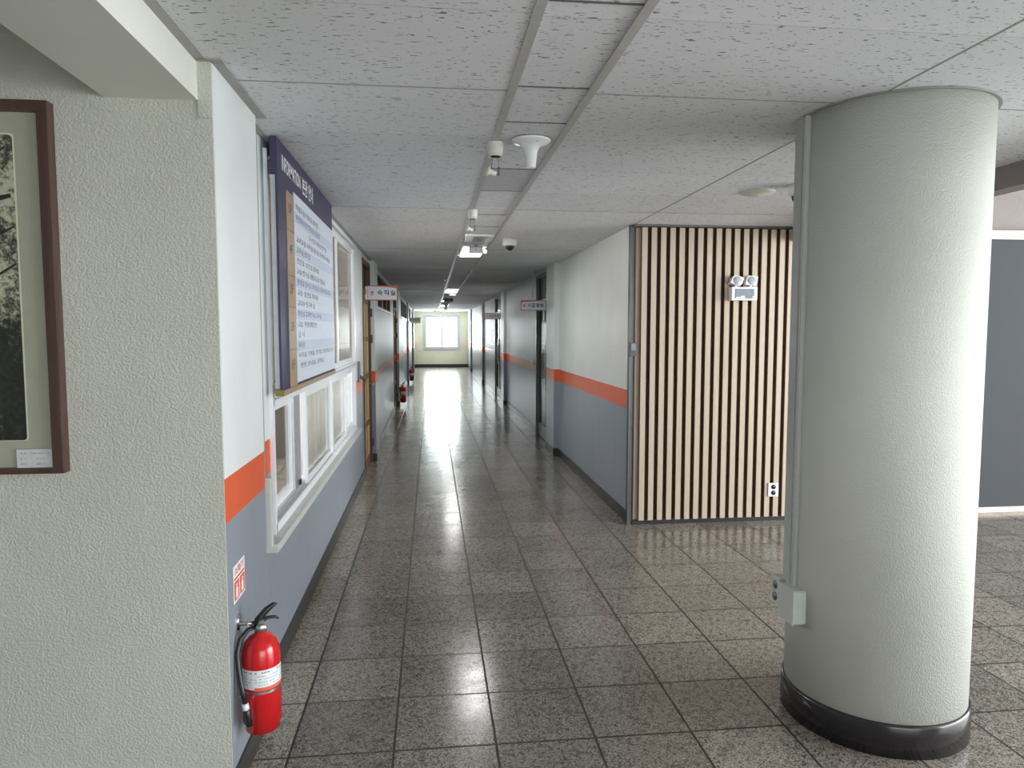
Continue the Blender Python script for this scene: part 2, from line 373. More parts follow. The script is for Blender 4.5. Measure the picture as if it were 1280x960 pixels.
# suspended ceiling: left field, service strip, right field
struct('ceiling', MB().box(-0.75, 0.28, -5, 31.9, CZ, CZ+0.02).box(0.60, 2.975, -5, 5.9, CZ, CZ+0.02).box(0.60, 1.9, 5.9, 31.9, CZ, CZ+0.02), M['ceiling'])
strip = MB()
for a, b in ((-5, 3.84), (4.44, 6.45), (6.88, 7.30), (8.30, 14.7), (16.2, 20.4), (20.95, 24.0), (25.2, 29.6), (30.6, 31.9)):
    strip.box(0.310, 0.568, a, b, CZ+0.004, CZ+0.02)
struct('ceiling_service_strip', strip, M['ceiling_strip'])
struct('trim_1', MB().box(0.28, 0.310, -5, 31.9, CZ-0.004, CZ+0.03), M['mbar'])
struct('trim_2', MB().box(0.568, 0.598, -5, 31.9, CZ-0.004, CZ+0.03), M['mbar'])
jb = MB()
for y in (2.6, 5.1, 7.6, 10.1, 12.6, 15.1, 17.6, 20.1, 22.6, 25.1, 27.6, 30.1):
    jb.box(-0.74, 0.28, y-0.004, y+0.004, CZ-0.0015, CZ+0.01); jb.box(0.598, 1.62 if y > 5.7 else 2.93, y-0.004, y+0.004, CZ-0.0015, CZ+0.01)
struct('trim_3', jb, M['joint'])
struct('trim_4', MB().box(1.636, 1.645, -5, 5.66, CZ-0.001, CZ+0.01), M['joint'])
g = MB()
for y in (1.9, 2.56, 2.99, 3.84, 4.44, 5.35, 5.95): g.box(0.310, 0.568, y-0.003, y+0.003, CZ+0.0005, CZ+0.01)
struct('trim_5', g, M['dark_steel'])
struct('ceiling_plate', MB().box(0.310, 0.568, 3.845, 4.435, CZ+0.002, CZ+0.02), M['plate'])
# slab above everything, hall ceilings, drop beam along the hall
struct('ceiling_slab', MB().box(-1.2, 3.05, -5.2, 32.0, 2.75, 2.9), M['plain_wall'])
struct('ceiling_hall', MB().box(2.9, 8.4, -5.4, 6.1, EZ, EZ+0.15), M['plain_wall'])
struct('ceiling_left_hall', MB().box(-6, -0.9, -5.4, 2.8, 2.95, 3.1), M['plain_wall'])
struct('beam_hall', MB().box(2.975, 3.10, -5.2, 5.64, 2.36, EZ), M['concrete'])
struct('beam_left', MB().box(-1.02, -0.735, -5.2, 2.44, 2.355, 3.0), M['beam'])

# stucco-faced wall at the left, facing the camera
struct('wall_front', MB().box(-6, -0.692, 2.43, 2.60, 0, 3.1).box(-0.735, -0.692, 2.425, 2.44, 2.3, 2.48), M['stucco'])
# angle trim where ceiling meets wall (left)
struct('trim_6', MB().box(-0.735, -0.700, -5, 2.40, CZ-0.006, CZ+0.01).box(-0.735, -0.65, 2.395, 2.432, CZ-0.006, CZ+0.01)
       .box(-0.692, -0.652, 2.43, 3.03, CZ-0.006, CZ+0.01).box(-0.75, -0.712, 3.0, 8.87, CZ-0.006, CZ+0.01), M['angle'])
struct('shadow_line_strip', MB().box(-0.7455, -0.7435, 3.238, 3.248, 0.1, 2.474), M['joint'])  # dark strip standing in for the shadow line beyond the pilaster edge

PIL_L = [(2.436, 3.00), (8.88, 9.45), (15.5, 16.05), (22.1, 22.65), (28.7, 29.2)]
XL = -0.745
DOORS_L = [(7.93, 8.86), (14.3, 15.4), (27.5, 28.6)]
TRANS_L = [(9.95, 13.2), (17.9, 21.9), (23.5, 26.4)]
WIN_L = (3.36, 7.06, 0.64, 2.445)
wl = MB()
holes = [WIN_L] + [(a, b, 0, 2.42) for a, b in DOORS_L] + [(a, b, 1.95, 2.40) for a, b in TRANS_L]
holes_wall(wl, 'x', XL-0.14, XL, 2.6, 31.9, 0, 2.5, holes)
for a, b in PIL_L: wl.box(XL-0.1, -0.69, a, b, 0, 2.5)
struct('wall_left', wl, M['striped'])
sk = MB()
segs = [(3.0, 7.93), (9.45, 14.3), (16.05, 22.1), (22.65, 27.5), (29.2, 31.85)]
for a, b in segs: sk.box(XL, XL+0.010, a, b, 0, 0.10)
for a, b in PIL_L: sk.box(XL, -0.682, a-0.008 if a > 3 else a, b+0.008, 0, 0.10)
struct('baseboard_left', sk, M['skirting'])

XR = 1.63
PIL_R = [(9.0, 9.62), (15.4, 16.0), (22.0, 22.6), (28.6, 29.2)]
DOORS_R = [(9.95, 11.0), (16.7, 18.2)]
wr = MB()
holes_wall(wr, 'x', XR, XR+0.14, 5.74, 31.9, 0, 2.5, [(a, b, 0, 2.46) for a, b in DOORS_R] + [(18.5, 19.4, 1.25, 1.72), (24.0, 25.2, 1.25, 1.72), (29.65, 31.25, 0.85, 2.25)])
for a, b in PIL_R: wr.box(1.565, XR+0.05, a, b, 0, 2.5)
struct('wall_right', wr, M['striped'])
sk = MB()
for a, b in ((5.74, 9.0), (9.62, 9.95), (11.0, 15.4), (16.0, 16.7), (18.2, 22.0), (22.6, 28.6), (29.2, 31.85)): sk.box(XR-0.010, XR, a, b, 0, 0.10)
for a, b in PIL_R: sk.box(1.557, XR, a-0.008, b+0.008, 0, 0.10)
struct('baseboard_right', sk, M['skirting'])

# end wall with the bright window
we = MB(); holes_wall(we, 'y', 31.8, 32.0, -0.95, 1.85, 0, 2.6, [(-0.33, 1.26, 0.80, 2.32)])
struct('wall_end', we, M['end_wall'])
struct('baseboard_end', MB().box(-0.74, 1.63, 31.785, 31.8, 0, 0.14), M['skirting'])
wn = struct_root('window_1', (0.465, 31.8, 0.8))
f = MB(); f.box(-0.36, -0.27, 31.77, 31.86, 0.77, 2.35).box(1.20, 1.29, 31.77, 31.86, 0.77, 2.35).box(-0.27, 1.20, 31.77, 31.86, 0.77, 0.86).box(-0.27, 1.20, 31.77, 31.86, 2.26, 2.35)
f.build('window_frame', M['grey_alu'], wn)
for a, b, y in ((-0.27, 0.49, 31.80), (0.45, 1.20, 31.83)):
    s = MB().box(a, a+0.05, y, y+0.03, 0.86, 2.26).box(b-0.05, b, y, y+0.03, 0.86, 2.26).box(a+0.05, b-0.05, y, y+0.03, 0.86, 0.91).box(a+0.05, b-0.05, y, y+0.03, 2.21, 2.26).build('sash', M['grey_alu'], wn)
    MB().box(a+0.05, b-0.05, y+0.012, y+0.016, 0.91, 2.21).build('pane', M['glass'], s)

# slat wall carrier and hall back wall
struct('wall_slats', MB().box(1.635, 3.045, 5.74, 5.9, 0, 2.5), M['plain_wall'])
struct('wall_hall', MB().box(3.0, 8.4, 5.8, 6.0, 0, 3.8), M['concrete'])
# far sides of the lobby (behind and beside the camera), with their glazing
wb = MB(); holes_wall(wb, 'x', 8.2, 8.4, -5.4, 6.0, 0, 3.8, [(-3.5, 4.1, 0.15, 3.3)])
struct('wall_east', wb, M['plain_wall'])
wb = MB(); holes_wall(wb, 'y', -5.4, -5.2, -6, 8.4, 0, 3.8, [(0.2, 4.95, 0.15, 2.7)])
struct('wall_back', wb, M['plain_wall'])
struct('wall_west', MB().box(-6.1, -6, -5.4, 2.6, 0, 3.1), M['plain_wall'])
wn = struct_root('window_2', (8.3, 0.3, 0.15))
f = MB().box(8.24, 8.34, -3.5, 4.1, 0.15, 0.21).box(8.24, 8.34, -3.5, 4.1, 3.24, 3.3)
for y in (-3.5, -1.6, 0.3, 2.2, 4.04): f.box(8.24, 8.34, y, y+0.06, 0.2, 3.25)
f.build('window_frame', M['grey_alu'], wn); MB().box(8.30, 8.305, -3.5, 4.1, 0.2, 3.25).build('pane', M['glass'], wn)
wn = struct_root('window_3', (2.6, -5.3, 0.15))
f = MB().box(0.2, 4.95, -5.34, -5.24, 0.15, 0.21).box(0.2, 4.95, -5.34, -5.24, 2.64, 2.7)
for x in (0.2, 1.76, 3.32, 4.89): f.box(x, x+0.06, -5.34, -5.24, 0.2, 2.65)
f.build('window_frame', M['grey_alu'], wn); MB().box(0.2, 4.95, -5.305, -5.30, 0.2, 2.65).build('pane', M['glass'], wn)
# rooms behind the corridor walls
struct('wall_office', MB().box(-4.0, -3.9, 2.6, 31.9, 0, 2.6).box(-4, XL-0.14, 2.56, 2.62, 0, 2.6).box(-4, XL-0.14, 9.2, 9.3, 0, 2.6)
       .box(-4, XL-0.14, 31.8, 31.9, 0, 2.6).box(-4, XL-0.1, 2.6, 31.9, 2.5, 2.6), M['room'])
struct('wall_rooms', MB().box(4.0, 4.1, 5.9, 31.9, 0, 2.6).box(XR+0.14, 4, 5.92, 5.97, 0, 2.6).box(XR+0.14, 4, 31.8, 31.9, 0, 2.6).box(XR+0.1, 4.1, 5.9, 31.9, 2.5, 2.6), M['room'])

# ------------------------------------------------------------------ office window in the left wall
wn = struct_root('window_4', (-0.73, 5.2, 0.64))
XF = -0.733                         # face of the outer frame
fr = MB()
fr.box(-0.83, XF, 3.385, 3.42, 0.66, 2.445).box(-0.83, XF, 7.01, 7.06, 0.66, 2.445)
fr.box(-0.83, XF, 3.405, 7.01, 2.395, 2.445).box(-0.83, XF, 3.405, 7.01, 1.27, 1.325).box(-0.83, XF, 3.405, 7.01, 0.66, 0.705)
fr.box(-0.83, XF, 5.345, 5.385, 0.705, 1.27)
fr.build('window_frame', M['white_pvc'], wn)
MB().box(-0.735, -0.722, 3.40, 7.03, 2.40, 2.412).box(-0.735, -0.728, 3.39, 7.04, 1.296, 1.304).build('frame_bead', M['grey_alu'], wn)
MB().box(-0.745, -0.690, 3.22, 7.14, 0.625, 0.662, 0.004).box(-0.745, -0.712, 3.20, 3.235, 0.66, 0.97, 0.003).build('window_sill', M['sill'], wn)
MB().box(-0.80, -0.735, 3.405, 5.345, 0.705, 0.712).box(-0.765, -0.757, 3.405, 5.345, 0.712, 0.735).build('sliding_track', M['grey_alu'], wn)
def sash(y0, y1, x, z0=0.708, z1=1.268, wd=0.042, gm='tinted', mat='white_pvc'):
    s = MB().box(x-0.025, x, y0, y0+wd, z0, z1).box(x-0.025, x, y1-wd, y1, z0, z1).box(x-0.025, x, y0+wd, y1-wd, z0, z0+wd).box(x-0.025, x, y0+wd, y1-wd, z1-wd, z1).build('sash', M[mat], wn)
    MB().box(x-0.014, x-0.010, y0+wd, y1-wd, z0+wd, z1-wd).build('pane', M[gm], s)
sash(3.41, 4.02, -0.775, z0=0.735)
sash(4.30, 5.345, -0.742)
sash(5.385, 6.30, -0.742)
sash(6.27, 7.01, -0.765)
MB().box(-0.79, -0.762, 4.03, 4.20, 0.735, 1.268, 0.002).box(-0.80, -0.775, 4.21, 4.23, 0.735, 1.268).box(-0.80, -0.77, 4.25, 4.27, 0.735, 1.268).build('sliding_panel', M['grey_alu'], wn)
MB().box(-0.755, -0.745, 4.10, 4.13, 0.745, 0.775).build('latch', M['black'], wn)
sash(3.405, 5.9, -0.75, 1.325, 2.395, 0.04, 'upper')
sash(5.9, 7.01, -0.75, 1.325, 2.395, 0.045, 'upper')
def curtain(y0, y1, label, x=-0.785):
    mb = MB(); n = int((y1-y0)/0.012); cols = []
    for k in range(n+1):
        y = y0+(y1-y0)*k/n; dx = 0.010*math.sin(y*70)+0.006*math.sin(y*31+1)
        cols.append([mb.bm.verts.new((x+dx*(1-0.2*z), y, z)) for z in (0.75, 1.0, 1.25)])
    for A, B in zip(cols, cols[1:]):
        for k in range(2):
            fa = mb.bm.faces.new((A[k], B[k], B[k+1], A[k+1])); fa.smooth = True
    o = mb.build('curtain', M['curtain']); so = o.modifiers.new('thick', 'SOLIDIFY'); so.thickness = 0.003
    return tag(o, label, 'curtain', 'curtains in the office window')
curtain(4.33, 5.30, 'grey white curtain behind the second lower pane, left of the centre post')
curtain(5.42, 6.24, 'grey white curtain behind the third lower pane, right of the centre post')

# ------------------------------------------------------------------ doors on the left
def door_left(n, a, b, light):
    d = struct_root('door_%d' % n, (XL, (a+b)/2, 0))
    MB().box(-0.87, -0.735, a, a+0.05, 0, 2.42).box(-0.87, -0.735, b-0.05, b, 0, 2.42).box(-0.87, -0.735, a+0.05, b-0.05, 2.36, 2.42).box(-0.87, -0.735, a+0.05, b-0.05, 2.04, 2.09).build('door_frame', M['brown'], d)
    MB().box(-0.80, -0.79, a+0.05, b-0.05, 2.09, 2.36).build('transom_pane', M['black_glass'], d)
    lf = MB(); x0, x1 = -0.80, -0.758
    lf.box(x0, x1, a+0.05, a+0.14, 0.01, 2.04).box(x0, x1, b-0.14, b-0.05, 0.01, 2.04).box(x0, x1, a+0.14, b-0.14, 0.01, 0.14).box(x0, x1, a+0.14, b-0.14, 1.94, 2.04)
    lf.box(x0, x1, a+0.14, b-0.14, 0.50, 0.56).box(x0, x1, a+0.14, b-0.14, 1.05, 1.12).box(x0, x1, a+0.14, b-0.14, 1.50, 1.55).box(x0, x1, (a+b)/2-0.025, (a+b)/2+0.025, 0.14, 1.94)
    l_ = lf.build('door_leaf', M['door_wood'], d)
    MB().box(x0+0.015, x0+0.022, a+0.14, b-0.14, 0.14, 1.94).build('pane', M['green_glass'], l_)
    MB().tube([(-0.758, b-0.10, 0.98), (-0.70, b-0.10, 0.98), (-0.70, b-0.20, 0.98)], 0.010).build('handle', M['steel'], l_)
    for z in (1.84, 1.52, 0.25): MB().box(-0.758, -0.715, b-0.06, b+0.005, z-0.05, z+0.05, 0.004).build('hinge', M['brown'], l_)
    return d
door_left(1, *DOORS_L[0], True)
door_left(2, *DOORS_L[1], False)
door_left(3, *DOORS_L[2], False)
for k, (a, b) in enumerate(TRANS_L):
    d = struct_root('window_%d' % (5+k), (XL, (a+b)/2, 1.95)); f = MB()
    f.box(-0.83, -0.738, a, b, 1.935, 1.975).box(-0.83, -0.738, a, b, 2.375, 2.41)
    m = max(2, round((b-a)/1.1))
    for q in range(m+1):
        y = a+(b-a-0.04)*q/m; f.box(-0.83, -0.742, y, y+0.04, 1.97, 2.38)
    f.build('window_frame', M['brown'] if k == 0 else M['dark_steel'], d)
    MB().box(-0.745, -0.725, a-0.02, b+0.02, 1.925, 1.945).build('window_sill', M['white_pvc'], d)
    MB().box(-0.79, -0.785, a+0.01, b-0.01, 1.97, 2.38).build('pane', M['black_glass'], d)
# doors on the right: glazed steel doors
for k, (a, b) in enumerate(DOORS_R):
    d = struct_root('door_%d' % (4+k), (XR, (a+b)/2, 0))
    MB().box(XR-0.008, XR+0.10, a, a+0.045, 0, 2.46).box(XR-0.008, XR+0.10, b-0.045, b, 0, 2.46).box(XR-0.008, XR+0.10, a+0.045, b-0.045, 2.42, 2.46).box(XR-0.008, XR+0.10, a+0.045, b-0.045, 2.03, 2.08).build('door_frame', M['dark_steel'], d)
    MB().box(XR+0.03, XR+0.04, a+0.045, b-0.045, 2.08, 2.42).build('transom_pane', M['green_glass'], d)
    leaves = [(a+0.045, b-0.045)] if k == 0 else [(a+0.045, (a+b)/2), ((a+b)/2, b-0.045)]
    for (p, q) in leaves:
        l_ = MB().box(XR+0.02, XR+0.06, p, p+0.07, 0.01, 2.03).box(XR+0.02, XR+0.06, q-0.07, q, 0.01, 2.03).box(XR+0.02, XR+0.06, p+0.07, q-0.07, 0.01, 0.2).box(XR+0.02, XR+0.06, p+0.07, q-0.07, 1.93, 2.03).build('door_leaf', M['dark_steel'], d)
        MB().box(XR+0.035, XR+0.043, p+0.07, q-0.07, 0.2, 1.93).build('pane', M['green_glass'] if k == 0 else M['dark_glass'], l_)
        MB().tube([(XR+0.02, p+0.13, 0.92), (XR-0.035, p+0.13, 0.94), (XR-0.035, p+0.13, 1.28), (XR+0.02, p+0.13, 1.30)], 0.012).box(XR-0.0, XR+0.02, p+0.09, p+0.17, 0.80, 1.42, 0.004).build('handle', M['gold'], l_)

# ------------------------------------------------------------------ wood slat panel
sp = thing('slat_panel', 'pale oak vertical slat panel on dark backing behind the round column', 'wall panel', (2.3, 5.70, 0))
SX0, SX1 = 1.702, 3.03
MB().box(1.66, 3.035, 5.705, 5.738, 0.035, 2.462).build('backing', M['slat_back'], sp)
MB().box(1.66, 1.702, 5.675, 5.706, 0.05, 2.455).build('edge_board', M['slat_edge'], sp)
pitch = (SX1-SX0)/17.0
for k in range(17):
    x = SX0 + pitch*k + 0.0
    sl = MB().box(x, x+0.0445, 5.650, 5.658, 0.045, 2.455, 0.0012).build('slat', M['slat'], sp)
    MB().box(x+0.001, x+0.0435, 5.658, 5.706, 0.045, 2.455).build('slat_core', M['slat_back'], sl)
MB().box(1.655, 3.035, 5.690, 5.738, 0.0, 0.036).build('plinth', M['skirting'], sp)
MB().box(1.64, 3.035, 5.650, 5.738, 2.462, 2.478).build('top_trim', M['dark_steel'], sp)
MB().box(1.632, 1.658, 5.70, 5.74, 0, 2.478).box(1.620, 1.632, 5.70, 5.76, 0, 2.478).build('corner_angle', M['dark_steel'], sp)
sw = thing('wall_controller', 'small grey control box on the steel corner beside the slats', 'switch', (1.645, 5.69, 1.47))
MB().box(1.612, 1.668, 5.655, 5.70, 1.41, 1.527, 0.003).build('body', M['control_body'], sw)
MB().box(1.622, 1.658, 5.652, 5.656, 1.46, 1.515).build('display', M['grey_panel'], sw)

# emergency light
el = thing('emergency_light', 'white twin-head emergency light box mounted on the wooden slats', 'emergency light', (2.545, 5.648, 1.87))
MB().box(2.436, 2.654, 5.580, 5.648, 1.868, 1.978, 0.006).build('body', M['white'], el)
MB().box(2.467, 2.625, 5.575, 5.581, 1.884, 1.962).build('display', M['grey_panel'], el)
MB().box(2.469, 2.545, 5.572, 5.576, 1.886, 1.896).box(2.510, 2.545, 5.572, 5.576, 1.895, 1.905).box(2.61, 2.622, 5.572, 5.576, 1.887, 1.903).build('label_strip', M['white_letter'], el)
for cx, tilt in ((2.487, 0.30), (2.610, 0.08)):
    R = Matrix.Rotation(tilt, 3, 'Y') @ Matrix.Rotation(-0.15, 3, 'X')
    pts = [(-0.052, -0.038), (0.030, -0.038), (0.046, -0.015), (0.052, 0.040), (-0.028, 0.040), (-0.046, 0.015)]
    cc = Vector((cx, 5.59, 2.030))
    h = MB().prism([cc + R @ Vector((x, 0, z)) for x, z in pts], R @ Vector((0, 0.05, 0))).build('lamp_head', M['white'], el)
    MB().lathe([(0.0, 0.0), (0.031, 0.0), (0.033, 0.004), (0.030, 0.006), (0.0, 0.003)], cc.x, cc.y-0.001, cc.z, 28, Matrix.Rotation(tilt, 3, 'Y') @ Matrix.Rotation(PI/2-0.15, 3, 'X')).build('lens', M['lens'], h)
    MB().box(cx-0.014, cx+0.006, 5.60, 5.63, 1.975, 2.0).build('neck', M['white'], el)

def outlet(name, label, cx, y, cz, wd=0.09, ht=0.115):
    o = thing(name, label, 'power outlet', (cx, y, cz))
    MB().box(cx-wd/2, cx+wd/2, y-0.012, y, cz-ht/2, cz+ht/2, 0.003).build('plate', M['white'], o)
    for dz in (0.025, -0.025):
        MB().lathe([(0.0, 0), (0.020, 0), (0.020, 0.003), (0, 0.003)], cx, y-0.0155, cz+dz, 24, Matrix.Rotation(-PI/2, 3, 'X')).build('socket', M['black'], o)
    return o
outlet('power_outlet', 'white double outlet with black sockets low on the slat panel', 2.868, 5.6495, 0.278)

# ------------------------------------------------------------------ round column
CX, CY, CR = 1.857, 2.739, 0.35
col = thing('round_column', 'thick round cream plastered column with glossy black base', 'column', (CX, CY, 0))
MB().lathe([(CR, 0.11), (CR, CZ+0.01)], CX, CY, 0, 96).build('shaft', M['stucco_col'], col)
MB().lathe([(CR+0.012, 0), (CR+0.012, 0.118), (CR+0.009, 0.126), (CR+0.004, 0.130), (CR-0.01, 0.130)], CX, CY, 0, 96).build('base_ring', M['column_base'], col)
MB().lathe([(CR+0.014, CZ-0.006), (CR+0.014, CZ-0.001), (CR-0.01, CZ-0.001)], CX, CY, 0, 96).build('ceiling_ring', M['joint'], col)
# raceway and boxes
def col_frame(deg):
    a = math.radians(deg); nrm = Vector((math.cos(a), math.sin(a), 0)); tan = Vector((-math.sin(a), math.cos(a), 0))
    return nrm, tan, RM(nrm, tan, Vector((0, 0, 1)))
n1, t1, R1 = col_frame(171)
rc = thing('cable_raceway', 'flat grey green cable raceway running up the left side of the round column', 'raceway', (CX+n1.x*CR, CY+n1.y*CR, 0.9))
c = Vector((CX, CY, 0)) + n1*(CR+0.002)
MB().obox(c + Vector((0, 0, 1.515)), 0.030, 0.115, 1.92, R1, 0.004).build('channel', M['raceway'], rc)
MB().obox(c + n1*0.016 + Vector((0, 0, 1.515)), 0.004, 0.075, 1.92, R1, 0.001).build('cover', M['raceway'], rc)
n2, t2, R2 = col_frame(182)
jbx = thing('junction_box', 'square white surface box at the foot of the raceway on the round column', 'junction box', tuple(Vector((CX, CY, 0.42)) + n2*CR))
MB().obox(Vector((CX, CY, 0.49)) + n2*(CR+0.022), 0.062, 0.11, 0.140, R2, 0.004).build('box', M['ivory_col'], jbx)
MB().obox(Vector((CX, CY, 0.49)) + n2*(CR+0.052), 0.006, 0.116, 0.146, R2, 0.002).build('lid', M['ivory_col'], jbx)
n3, t3, R3 = col_frame(180); OC = -t3*0.115 if t3.y < 0 else t3*0.115; OC = Vector((0, 0.115, 0))
ob = thing('power_outlet', 'grey white double outlet on the far left edge of the round column', 'power outlet', tuple(Vector((CX, CY, 0.44)) + n3*CR))
MB().obox(Vector((CX, CY, 0.50)) + OC + n3*(CR-0.005), 0.080, 0.075, 0.12, R3, 0.003).build('plate', M['ivory_col'], ob)
for dz in (0.026, -0.026):
    MB().lathe([(0, 0), (0.019, 0), (0.019, 0.003), (0, 0.003)], *(Vector((CX, CY, 0.50+dz)) + OC + n3*(CR+0.034)), 24, R3 @ Matrix.Rotation(PI/2, 3, 'Y')).build('socket', M['dark_steel'], ob)

# ------------------------------------------------------------------ notice board in the hall
nb = thing('notice_board', 'wide dark blue-grey felt board with cream rails, right of the column', 'notice board', (5.6, 5.75, 0.02))
MB().box(3.4, 7.9, 5.745, 5.798, 0.03, 2.42).build('panel', M['board_grey'], nb)
MB().box(3.35, 7.95, 5.725, 5.799, 2.415, 2.49, 0.003).build('top_rail', M['rail'], nb)
MB().box(3.35, 7.95, 5.725, 5.799, 0.0, 0.045, 0.003).build('bottom_rail', M['rail'], nb)
for xa in (3.35, 7.89): MB().box(xa, xa+0.06, 5.725, 5.799, 0.045, 2.415).build('side_rail', M['rail'], nb)

# ------------------------------------------------------------------ information board
ib = thing('information_board', 'tall purple building directory board with pale rows and gold floor column', 'information board', (-0.685, 4.16, 1.33))
BX = -0.67; Y0, Y1 = 3.29, 5.04
MB().box(BX-0.010, BX, Y0, Y1, 1.345, 2.475).box(-0.700, BX-0.010, Y0, Y1, 2.315, 2.475).build('face_panel', M['purple'], ib)
MB().box(-0.702, BX-0.011, Y0+0.004, Y1-0.004, 1.36, 2.31).build('back_box', M['grey_alu'], ib)
MB().box(BX, BX+0.003, 3.468, 3.646, 1.35, 2.278).build('floor_column', M['gold'], ib)
MB().box(BX, BX+0.003, 3.646, 5.036, 1.362, 2.300).build('list_panel', M['board_white'], ib)
MB().box(-0.700, BX+0.007, Y0+0.004, Y1, 1.325, 1.350).build('bottom_strip', M['gold'], ib)
MB().box(-0.700, BX+0.0072, Y0-0.002, Y0+0.004, 1.325, 1.352).build('strip_end', M['olive'], ib)
R_, U_ = (0, 1, 0), (0, 0, 1)
t = MB(); add_text(t, 'INFORMATION', 1, (BX, 3.39, 2.352), R_, U_, fit=0.47, fit_h=0.070, bold=0.02)
add_text(t, '본관 안내', 1, (BX, 3.91, 2.342), R_, U_, fit=0.34, fit_h=0.092, bold=0.02)
t.build('title_lettering', M['white_letter'], ib)
dv = MB(); zb = [2.10, 1.885, 1.735, 1.53]
for z in zb: dv.box(BX+0.003, BX+0.0036, 3.468, 3.646, z-0.0015, z+0.0015)
for body, z in (('5F', 2.18), ('4F', 1.99), ('3F', 1.80), ('2F', 1.62), ('1F', 1.435)):
    add_text(dv, body, 1, (BX+0.003, 3.515, z), R_, U_, fit=0.075, fit_h=0.045, bold=0.01)
dv.build('floor_lettering', M['ink'], ib)
rows = ['특별교실 미술실 음악실', '학생회의실 방송실 상담실', '도서실 자료실 연구실', '교과교실 수학실 영어실 준비실 과학실', '교무실 협의실', '전산실  보건실 휴게실', '교실 연구실 생활지도부 상담실', '행정실 문서고 회의실 시설관리실 창고', '교장  접견실 회의실', '교무부 연구부 실', '학년실 교과연구실 교사실', '교실  학생생활안전', '급 식', '체육관', '숙직실, 기계실, 전기실, 보일러실, 창고', '· 현관, 안내실, 당직실']
ln = MB(); rb = MB(); inkm = MB()
dzr = (2.27-1.42)/len(rows)
for k, s_ in enumerate(rows):
    z = 2.262 - dzr*(k+0.5) - 0.012
    wdt = min(1.28, 0.062*len(s_)*0.95) ; yy = 3.69 + (0.38 if k == 2 else 0)
    add_text(inkm, s_, 1, (BX+0.0032, yy, z), R_, U_, fit=wdt, fit_h=0.031, bold=0.01)
    ln.box(BX+0.003, BX+0.0034, 3.66, 5.03, z-0.0145, z-0.0132)
    if k % 3 == 1: rb.box(BX+0.003, BX+0.0032, 3.648, 5.034, z-0.013, z+0.038)
rb.build('row_band', M['board_blue'], ib); ln.build('row_rule', M['board_blue'], ib); inkm.build('row_lettering', M['row_ink'], ib)

# ------------------------------------------------------------------ framed picture
pf = thing('framed_picture', 'large walnut framed black and white tree photograph on cream stucco wall', 'picture', (-1.7, 2.42, 1.16))
PX1, PX0, PZ0, PZ1 = -1.170, -2.28, 1.165, 2.328
FT = 2.388
def frame_bar(pts): return pts
fb = MB()
fb.box(PX0, PX1, FT, 2.43, PZ1-0.034, PZ1, 0.004).box(PX0, PX1, FT, 2.43, PZ0, PZ0+0.019, 0.004)
fb.box(PX0, PX0+0.034, FT, 2.43, PZ0+0.015, PZ1-0.03, 0.004).box(PX1-0.034, PX1, FT, 2.43, PZ0+0.015, PZ1-0.03, 0.004)
fb.build('frame', M['frame_wood'], pf)
MB().box(PX0+0.03, PX1-0.03, 2.408, 2.428, PZ0+0.015, PZ1-0.03).build('mat_board', M['mat_board'], pf)
IX0, IX1, IZ0, IZ1 = -2.16, -1.285, 1.272, 2.225
def rrect(x0, x1, z0, z1, r, y):
    pts = []
    for cx_, cz_, a0 in ((x1-r, z1-r, 0), (x0+r, z1-r, 90), (x0+r, z0+r, 180), (x1-r, z0+r, 270)):
        for q in range(6):
            a = math.radians(a0+18*q); pts.append((cx_+r*math.cos(a), y, cz_+r*math.sin(a)))
    return pts
MB().prism(rrect(IX0-0.004, IX1+0.005, IZ0-0.002, IZ1+0.005, 0.012, 2.4075), (0, 0.002, 0)).build('mat_bevel', M['mat_bevel'], pf)
ph = MB().prism(rrect(IX0, IX1, IZ0, IZ1, 0.010, 2.4068), (0, 0.002, 0)).build('photograph', M['print'], pf)
br = MB()
def branch(pts, y=2.4064):
    """flat tapered limb printed on the photograph: (x, z, half width)"""
    L, Rr = [], []
    for i, (x, z, h) in enumerate(pts):
        a = pts[max(i-1, 0)]; b = pts[min(i+1, len(pts)-1)]
        d = Vector((b[0]-a[0], b[1]-a[1])).normalized(); nn = Vector((-d.y, d.x))
        L.append((x+nn.x*h, y, z+nn.y*h)); Rr.append((x-nn.x*h, y, z-nn.y*h))
    for k in range(len(pts)-1):
        br.bm.faces.new([br.bm.verts.new(p) for p in (L[k], L[k+1], Rr[k+1], Rr[k])])
E1 = IX1-0.001
branch([(E1-0.034, 1.275, 0.032), (E1-0.036, 1.42, 0.031), (E1-0.07, 1.60, 0.026), (E1-0.12, 1.70, 0.022), (E1-0.25, 1.78, 0.018), (E1-0.4, 1.95, 0.012), (E1-0.6, 2.1, 0.004)])
branch([(E1-0.45, 1.275, 0.05), (E1-0.42, 1.6, 0.045), (E1-0.5, 1.9, 0.035), (E1-0.46, 2.22, 0.02)])
branch([(E1-0.3, 2.03, 0.010), (E1-0.1, 2.12, 0.007), (E1-0.02, 2.19, 0.002)])
branch([(E1-0.3, 1.96, 0.014), (E1-0.09, 2.02, 0.010), (E1-0.01, 2.04, 0.006)])
branch([(E1-0.2, 1.86, 0.008), (E1-0.08, 1.905, 0.005), (E1-0.004, 1.945, 0.003)])
branch([(E1-0.055, 2.01, 0.003), (E1-0.045, 1.97, 0.002), (E1-0.05, 1.91, 0.002)])
branch([(E1-0.18, 1.72, 0.007), (E1-0.08, 1.78, 0.005), (E1-0.004, 1.83, 0.003)])
br.build('tree_limbs', M['bark'], ph)
cd = MB().box(-1.315, -1.204, 2.400, 2.4045, 1.184, 1.243).build('caption_card', M['card'], pf)
ct = MB()
